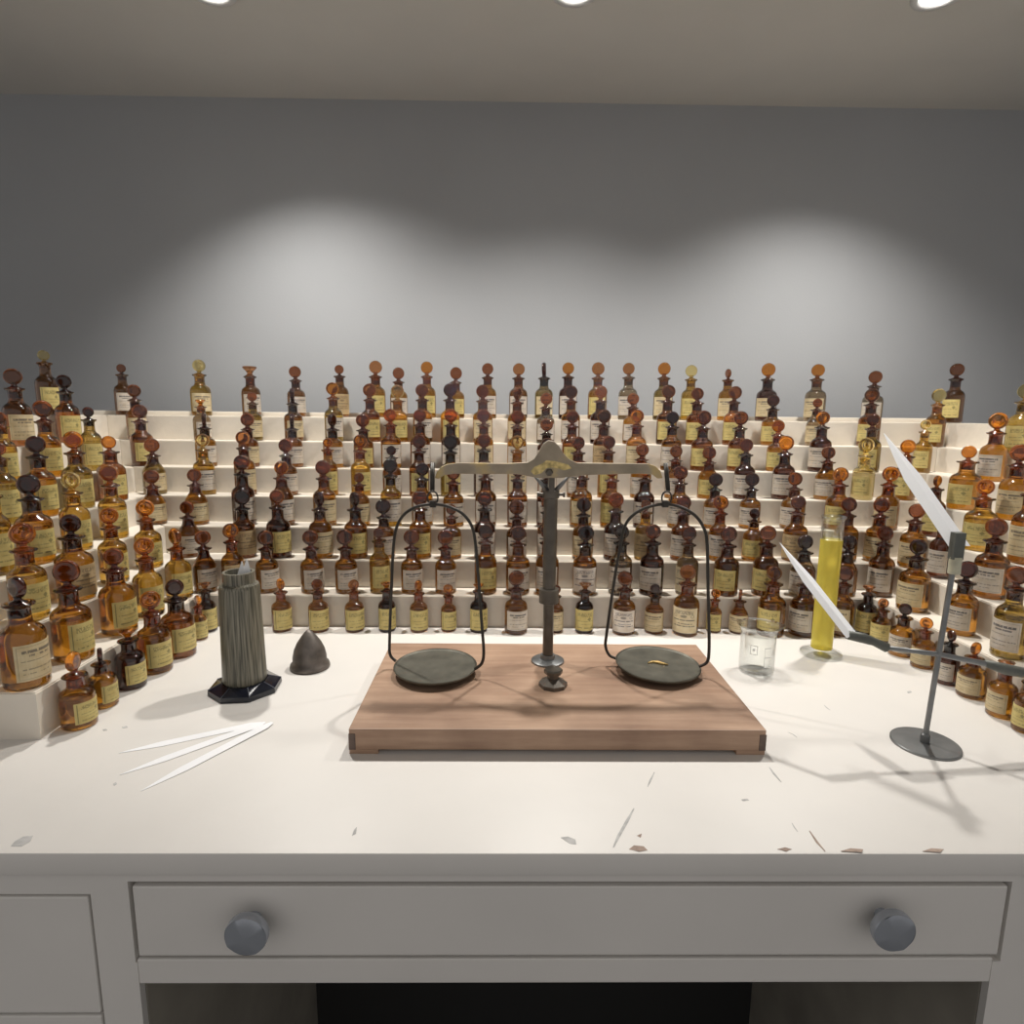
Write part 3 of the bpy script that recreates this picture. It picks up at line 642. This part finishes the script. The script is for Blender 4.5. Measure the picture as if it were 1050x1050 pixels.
# pans on their bows
def arc_pts(pts, per=8):                              # Catmull-Rom through the points
    out = []; P = [pts[0]]+pts+[pts[-1]]
    for i in range(1, len(P)-2):
        for j in range(per):
            t = j/per; a, b, c, d = P[i-1], P[i], P[i+1], P[i+2]
            out.append(0.5*((2*b)+(c-a)*t+(2*a-5*b+4*c-d)*t*t+(3*b-a-3*c+d)*t**3))
    out.append(pts[-1]); return out
def hang(xh, bow, pan_px, pan_w, twist, tilt):
    ctr = on_z(pan_px[0], pan_px[1], BT+0.012); PY = ctr.y; Rp = pan_w/2/F*proj(ctr)[2]
    def P(x, y):
        # the bow's plane is turned about the vertical through the hook
        q = on_y(x, y, PY); dx = q.x-ctr.x; Y2 = PY - dx*math.tan(twist); q = on_y(x, y, Y2); return Vector((q.x, q.y, Z(q.z)))
    top = by(xh, 477); midp = by(xh+1, 503); tp = min(bow, key=lambda q: q[1]); blk = P(*tp)
    T0, T1 = Vector((top.x, BY, Z(top.z))), Vector((midp.x, (BY+PY)/2, Z(midp.z)))
    bm = bmesh.new(); tube(bm, [T0+Vector((0, 0, 0.003)), T1], 0.0033, 8); hk = bpart('hook', bm, BLACKI, True)
    bm = bmesh.new(); c = (T1+blk)/2
    rr = max(0.0045, (T1-blk).length*0.46)
    tube(bm, [c+Vector((rr*math.sin(a)*0.75, 0, rr*math.cos(a))) for a in [2*PI*i/16 for i in range(17)]], 0.0013, 6); bpart('ring', bm, BLACKI, True, hk)
    bm = bmesh.new(); box(bm, blk.x-0.0042, blk.x+0.0042, blk.y-0.004, blk.y+0.004, blk.z-0.004, blk.z+0.005, bev=0.0006); bpart('bow_block', bm, BLACKI, False, hk)
    bm = bmesh.new(); tube(bm, arc_pts([P(x, y) for x, y in bow]), 0.0022, 8); bpart('bow', bm, BLACKI, True)
    bm = bmesh.new()
    R_ = Matrix.Translation((ctr.x, ctr.y, Z(ctr.z))) @ Matrix.Rotation(tilt[0], 4, 'X') @ Matrix.Rotation(tilt[1], 4, 'Y')
    lathe(bm, [(0.0, -0.0055), (Rp*0.9, -0.0050), (Rp*0.985, -0.0025), (Rp, 0.0), (Rp*0.985, 0.0009), (Rp*0.955, -0.0010), (Rp*0.95, -0.0011), (Rp*0.9, -0.0011), (0.0, -0.0012)], 48, R_); pan = bpart('pan', bm, PANM, 'angle')
    return ctr, Rp, pan
hang(443.5, [(406, 678), (400, 671), (399.5, 655), (401.5, 600), (403.5, 560), (407, 540), (415, 527), (428, 519.5), (444, 517), (460, 519.5), (474, 526.5), (483, 538), (487, 553), (490, 585), (494, 640), (496, 668), (494, 680), (487, 686)],
     (446.5, 682), 85, 0.25, (0.02, 0.0))
ctrR, RpR, panR = hang(682.5, [(633, 675.5), (625, 672), (621, 663), (622, 650), (630, 595), (637, 555), (642, 537), (652, 526), (666, 519.5), (682, 517), (698, 520), (712, 528), (721, 540), (725, 556), (726, 600), (727, 645), (727, 668), (725, 679), (717, 683.5)],
     (674.5, 680), 86, 0.28, (0.03, 0.03))
bm = bmesh.new()
tube(bm, [(ctrR.x-0.014+0.007*i, ctrR.y+0.004*math.sin(i*1.2), Z(ctrR.z)+0.0004-0.0006*i*0.3) for i in range(5)], [0.001, 0.0022, 0.0026, 0.002, 0.0008], 6); bpart('brass_spot', bm, BRASS, True, panR)
kp = on_z(567, 703, BT)
bm = bmesh.new(); lathe(bm, [(0.0, BT), (0.0195, BT), (0.0195, BT+0.005), (0.011, BT+0.010), (0.008, BT+0.012), (0.008, BT+0.017), (0.0125, BT+0.0185), (0.0130, BT+0.0225), (0.0115, BT+0.0245), (0.0, BT+0.0248)], 8, cyl_at(kp.x, kp.y)); bpart('release_knob', bm, IRON)

# ------------------------------------------------------------------ smoked vase with its lid, blotters
vp = on_z(252, 706, 0)
vase = empty('smoked_glass_vase', (vp.x, vp.y, T), 'tall streaked grey glass vase on a black octagonal foot, left of the scale', 'vase')
zpx = proj((vp.x, vp.y, 0.08))[2]/F
rv = lambda wpx: wpx/2*zpx*0.93
vtop = 0.03
def z_for(y):
    lo, hi = 0, 0.4
    for _ in range(40):
        m = (lo+hi)/2
        if proj((vp.x, vp.y, m))[1] > y: lo = m
        else: hi = m
    return lo
ZN, ZS = z_for(586), z_for(598)
bm = bmesh.new(); lathe(bm, [(0.0, 0), (rv(76), 0), (rv(77), 0.002), (rv(76), 0.0075), (rv(50), 0.0145), (0.0, 0.0145)], 8, Matrix.Rotation(PI/8+0.1, 4, 'Z')); fo = mesh_obj('octagonal_foot', bm, BLACKG, vase); fo['label'] = 'glossy black octagonal foot'
bm = bmesh.new()
for i in range(8):
    a = 2*PI*i/8+PI/8+0.1; r0, r1 = rv(49.5), rv(76)
    tube(bm, [(r0*math.cos(a), r0*math.sin(a), 0.0146), (r1*math.cos(a), r1*math.sin(a), 0.0078)], 0.0007, 5)
mesh_obj('facet_edges', bm, BLACKE, fo)
bm = bmesh.new(); pr = [(rv(44), 0.0145), (rv(46.5), 0.018), (rv(46), 0.03), (rv(42), ZS-0.006), (rv(40), ZS-0.001), (rv(32), ZS+0.001), (rv(31), ZS+0.003), (rv(31), ZN-0.002), (rv(32.5), ZN), (rv(27), ZN), (rv(26), ZN-0.02), (rv(26), 0.03), (0.0, 0.028)]
lathe(bm, pr, 40, cap=False); mesh_obj('vase_body', bm, VASE, vase, 'angle')
def strip(name, p0, p1, wid, nrm, label, grp, fold=0.0, tip=0.28, blunt=0.25, mat=PAPER, thick=0.0004):
    """a pointed smelling strip from the tip p0 to the butt p1"""
    p0, p1 = Vector(p0), Vector(p1); d = p1-p0; Ln = d.length; d.normalize(); n = Vector(nrm).normalized(); s = d.cross(n).normalized(); n = s.cross(d)
    prof = [(0.0, 0.04), (tip*0.5, 0.55), (tip, 1.0), (1-blunt*0.3, 1.0), (1.0, 0.35 if blunt else 1.0)]
    bm = bmesh.new(); rows = []
    for t, wv in prof:
        c = p0 + d*Ln*t; e = s*wid/2*wv
        rows.append([[bm.verts.new(c+q*e+n*(fold*wid*wv*abs(q)+h)) for q in (-1, 0, 1)] for h in (0, thick)])
    for a, b in zip(rows, rows[1:]):
        for i in (0, 1):
            bm.faces.new((a[1][i], b[1][i], b[1][i+1], a[1][i+1])); bm.faces.new((a[0][i], a[0][i+1], b[0][i+1], b[0][i]))
        bm.faces.new((a[0][0], b[0][0], b[1][0], a[1][0])); bm.faces.new((a[0][2], a[1][2], b[1][2], b[0][2]))
    for q in (rows[0], rows[-1]): bm.faces.new((q[0][0], q[1][0], q[1][1], q[0][1])); bm.faces.new((q[0][1], q[1][1], q[1][2], q[0][2]))
    return tag(mesh_obj(name, bm, mat), label, 'blotter strip', grp)
vz = lambda dx, dy, z: (vp.x+dx, vp.y+dy, Z(z))
strip('blotter_strip', vz(0.006, 0.0, ZN+0.015), vz(-0.006, 0.0, 0.030), 0.013, (0, -1, 0), 'white paper strip standing in the grey glass vase, left of the two tips', 'paper strips in the vase', tip=0.14)
strip('blotter_strip', vz(0.012, 0.003, ZN+0.018), vz(-0.002, 0.003, 0.030), 0.013, (0.2, -1, 0), 'white paper strip standing in the grey glass vase, right of the two tips', 'paper strips in the vase', tip=0.14)
lp = on_z(318, 684, 0); rl = 21*proj((lp.x, lp.y, 0.01))[2]/F*0.95
lid = empty('pewter_lid', (lp.x, lp.y, T), 'small pointed bell-shaped pewter lid standing on the table beside the vase', 'lid')
hl = 0.062
bm = bmesh.new(); lathe(bm, [(rl*0.97, 0), (rl, 0.003), (rl*0.96, 0.007), (rl*0.84, 0.010), (rl*0.84, hl*0.3), (rl*0.76, hl*0.48), (rl*0.6, hl*0.66), (rl*0.38, hl*0.82), (rl*0.2, hl*0.93), (rl*0.09, hl*0.985), (0, hl)], 36); mesh_obj('bell', bm, PEWTER, lid, True)
for i, (a, b, zz, nm) in enumerate((((121.7, 772.5), (268, 741.5), 0.0003, 'rear'), ((122.7, 795), (272, 741.5), 0.0009, 'middle'), ((144.5, 811.5), (279.5, 742), 0.0015, 'front'))):
    A, B = on_z(*a, 0), on_z(*b, 0)
    strip('blotter_strip', (A.x, A.y, Z(0.0002)), (B.x, B.y, Z(zz)), 0.0125, (0, 0, 1), 'flat white paper strip on the desk left, %s one of the fanned three' % nm, 'fanned paper strips')

# ------------------------------------------------------------------ beaker and measuring cylinder
CLEAR, N_, L_, b_ = new_mat('clear_glass')
tr = N_.new('ShaderNodeBsdfTransparent'); tr.inputs[0].default_value = (0.97, 0.98, 0.975, 1)
gl = N_.new('ShaderNodeBsdfGlossy'); gl.inputs['Roughness'].default_value = 0.05
fz = N_.new('ShaderNodeLayerWeight'); fz.inputs['Blend'].default_value = 0.24
ms = N_.new('ShaderNodeMixShader'); L_.new(fz.outputs['Facing'], ms.inputs[0]); L_.new(tr.outputs[0], ms.inputs[1]); L_.new(gl.outputs[0], ms.inputs[2])
L_.new(ms.outputs[0], N_['Material Output'].inputs['Surface'])
MARK = plain('white_print', (0.92, 0.92, 0.9), 0.6)
bp_ = on_z(775, 688, 0); rb = 18.5*proj((bp_.x, bp_.y, 0.03))[2]/F*0.93
bk_ = empty('glass_beaker', (bp_.x, bp_.y, T), 'small empty clear glass beaker on the table right of the scale', 'beaker')
def z_at(P, y):
    lo, hi = 0, 0.5
    for _ in range(40):
        m = (lo+hi)/2
        if proj((P.x, P.y, m))[1] > y: lo = m
        else: hi = m
    return lo
hb = z_at(bp_, 641)
bm = bmesh.new(); wl = 0.0011
lathe(bm, [(0.0, 0.0), (rb*0.9, 0.0), (rb, 0.004), (rb, hb*0.86), (rb*1.04, hb*0.95), (rb*1.22, hb), (rb*1.20, hb+0.0012), (rb*1.02-wl, hb*0.95), (rb-wl, hb*0.86), (rb-wl, 0.005), (rb*0.88, 0.0018), (0.0, 0.0016)], 48, cap=False)
for v in bm.verts:                                  # a pouring lip
    if v.co.z > hb*0.9 and v.co.x > rb*0.9: v.co.x += 0.0045*(v.co.z-hb*0.9)/(hb*0.1)*max(0, (v.co.x-rb*0.9)/(rb*0.2))
mesh_obj('beaker_glass', bm, CLEAR, bk_, True)
bm = bmesh.new()
def curved(bm, r, a0, a1, z0, z1, n=8):
    A = [[bm.verts.new((rr*math.cos(a0+(a1-a0)*i/n), rr*math.sin(a0+(a1-a0)*i/n), z)) for rr, z in ((r, z0), (r, z1), (r+0.0003, z1), (r+0.0003, z0))] for i in range(n+1)]
    for a, b in zip(A, A[1:]):
        for j in range(4): bm.faces.new((a[j], a[(j+1) % 4], b[(j+1) % 4], b[j]))
    bm.faces.new(A[0]); bm.faces.new(A[-1][::-1])
aC = math.atan2(-bp_.y, -bp_.x)
for i, (a0, a1, z0, z1) in enumerate(((0.42, 0.85, 0.42, 0.435), (0.42, 0.85, 0.62, 0.635), (0.42, 0.85, 0.22, 0.235), (0.42, 0.44, 0.22, 0.635),
                                     (-0.38, 0.0, 0.47, 0.485), (-0.38, 0.0, 0.655, 0.67), (-0.40, -0.36, 0.47, 0.67), (-0.02, 0.02, 0.47, 0.67), (-0.26, -0.12, 0.55, 0.6))):
    curved(bm, rb+0.0001, aC+a0, aC+a1, hb*z0, hb*z1)
mesh_obj('printed_scale', bm, MARK, bk_)
cp_ = on_z(841.5, 671, 0)
mc = empty('measuring_cylinder', (cp_.x, cp_.y, T), 'tall clear glass measuring cylinder full of yellow liquid, right of the beaker', 'measuring cylinder')
zs = proj((cp_.x, cp_.y, 0.08))[2]/F*0.9
rf, rc = 22.5*zs, 11.4*zs
hc, hq = z_at(cp_, 530), z_at(cp_, 553)
bm = bmesh.new()
lathe(bm, [(0.0, 0.0), (rf*0.97, 0.0), (rf, 0.003), (rf*0.97, 0.0055), (rc*1.3, 0.009), (rc, 0.0125), (0.0, 0.0125)], 40, cap=False)
mesh_obj('glass_foot', bm, CLEAR, mc, True)
bm = bmesh.new()
lathe(bm, [(rc-0.0016, hq+0.0004), (rc, hq+0.0004), (rc, hc-0.008), (rc*1.05, hc-0.003), (rc*1.2, hc), (rc*1.12, hc+0.001), (rc-0.0016, hc-0.006), (rc-0.0016, hq+0.0004)], 40, cap=False)
bmesh.ops.remove_doubles(bm, verts=bm.verts, dist=1e-6)
mesh_obj('glass_tube', bm, CLEAR, mc, True)
LIQ, N_, L_, b_ = new_mat('yellow_liquid')
b_.inputs['Base Color'].default_value = (0.93, 0.80, 0.15, 1); b_.inputs['Transmission Weight'].default_value = 0.55; b_.inputs['IOR'].default_value = 1.2; b_.inputs['Roughness'].default_value = 0.25
bm = bmesh.new(); lathe(bm, [(0.0, 0.0126), (rc-0.0002, 0.0126), (rc, 0.0132), (rc, hq), (0.0, hq)], 40, cap=False); lq = mesh_obj('yellow_liquid', bm, LIQ, mc, 'angle')

# ------------------------------------------------------------------ blotter stand
sp_ = on_z(948.5, 763, 0); rs = 36*proj((sp_.x, sp_.y, 0))[2]/F*0.87
st = empty('blotter_stand', (sp_.x, sp_.y, T), 'grey metal stand with round base and clips holding paper strips, desk right', 'stand')
INV2 = Matrix.Translation(st.location).inverted()
def spart(name, bm, mat, smooth=False):
    o = mesh_obj(name, bm, mat, st, smooth); o.matrix_parent_inverse = INV2; return o
bm = bmesh.new(); lathe(bm, [(0.0, 0.0), (rs, 0.0), (rs, 0.0022), (rs*0.98, 0.003), (0.0, 0.0034)], 48, Matrix.Translation((sp_.x, sp_.y, T))); spart('base_plate', bm, STEEL, 'angle')
SY = sp_.y
def S(x, y, dy=0.0): q = on_y(x, y, SY+dy); return Vector((q.x, q.y, Z(q.z)))
foot = Vector((sp_.x-0.001, SY, Z(0.003)))
bm = bmesh.new(); lathe(bm, [(0.0052, 0.003), (0.0052, 0.013), (0.0036, 0.015)], 16, Matrix.Translation((foot.x, foot.y, T))); spart('rod_socket', bm, STEEL, 'angle')
rtop = S(979, 572)
bm = bmesh.new(); tube(bm, [foot+Vector((0, 0, 0.004)), rtop], 0.0031, 12); spart('rod', bm, STEEL, 'angle')
bm = bmesh.new(); tube(bm, [S(978, 588), S(980, 571)], 0.0066, 12); o = spart('pale_sleeve', bm, plain('pale_sleeve_paint', (0.5, 0.48, 0.36), 0.5, var=0.2, vscale=90), 'angle'); o['label'] = 'pale worn sleeve below the top clip'
bm = bmesh.new(); a, b = S(979.5, 573), S(983, 546)
for dy in (-0.0045, 0.0002):
    ax = (b-a); sx = Vector((1, 0, 0))*0.0062
    vs = [a-sx, a+sx, b+sx, b-sx]
    A = [bm.verts.new(v+Vector((0, dy, 0))) for v in vs]; B = [bm.verts.new(v+Vector((0, dy+0.0043, 0))) for v in vs]
    bm.faces.new(A); bm.faces.new(B[::-1])
    for i in range(4): bm.faces.new((A[i], B[i], B[(i+1) % 4], A[(i+1) % 4]))
spart('top_clip', bm, CLIP)
J = S(963, 671)
bm = bmesh.new(); tube(bm, [S(908, 664), J, S(1012, 681), S(1075, 697)], [0.0026, 0.003, 0.0036, 0.003], 10); spart('cross_arm', bm, STEEL, True)
bm = bmesh.new(); tube(bm, [S(869.5, 651), S(886, 654.5), S(896, 658), S(909, 664)], [0.0055, 0.0062, 0.0050, 0.0060], 10); spart('side_clip', bm, CLIP, True)
bm = bmesh.new(); tube(bm, [S(1010, 680), S(1030, 686), S(1056, 691)], [0.004, 0.0068, 0.0062], 10); spart('side_clip', bm, CLIP, True)
A, B = S(906.5, 444.5, 0.14), S(986, 560, -0.0015)
strip('blotter_strip', A, B, 0.022, (-0.2, -0.7, 0.7), 'long folded white paper strip in the top clip of the metal stand', 'paper strips in the stand', fold=-0.16, tip=0.42, blunt=0)
A, B = S(799.5, 556.5, 0.11), S(874, 651.5, -0.004)
strip('blotter_strip', A, B, 0.014, (-0.2, -0.7, 0.7), 'folded white paper strip in the side clip, crossing the measuring cylinder', 'paper strips in the stand', fold=-0.16, tip=0.42, blunt=0)
bpy.context.view_layer.update()
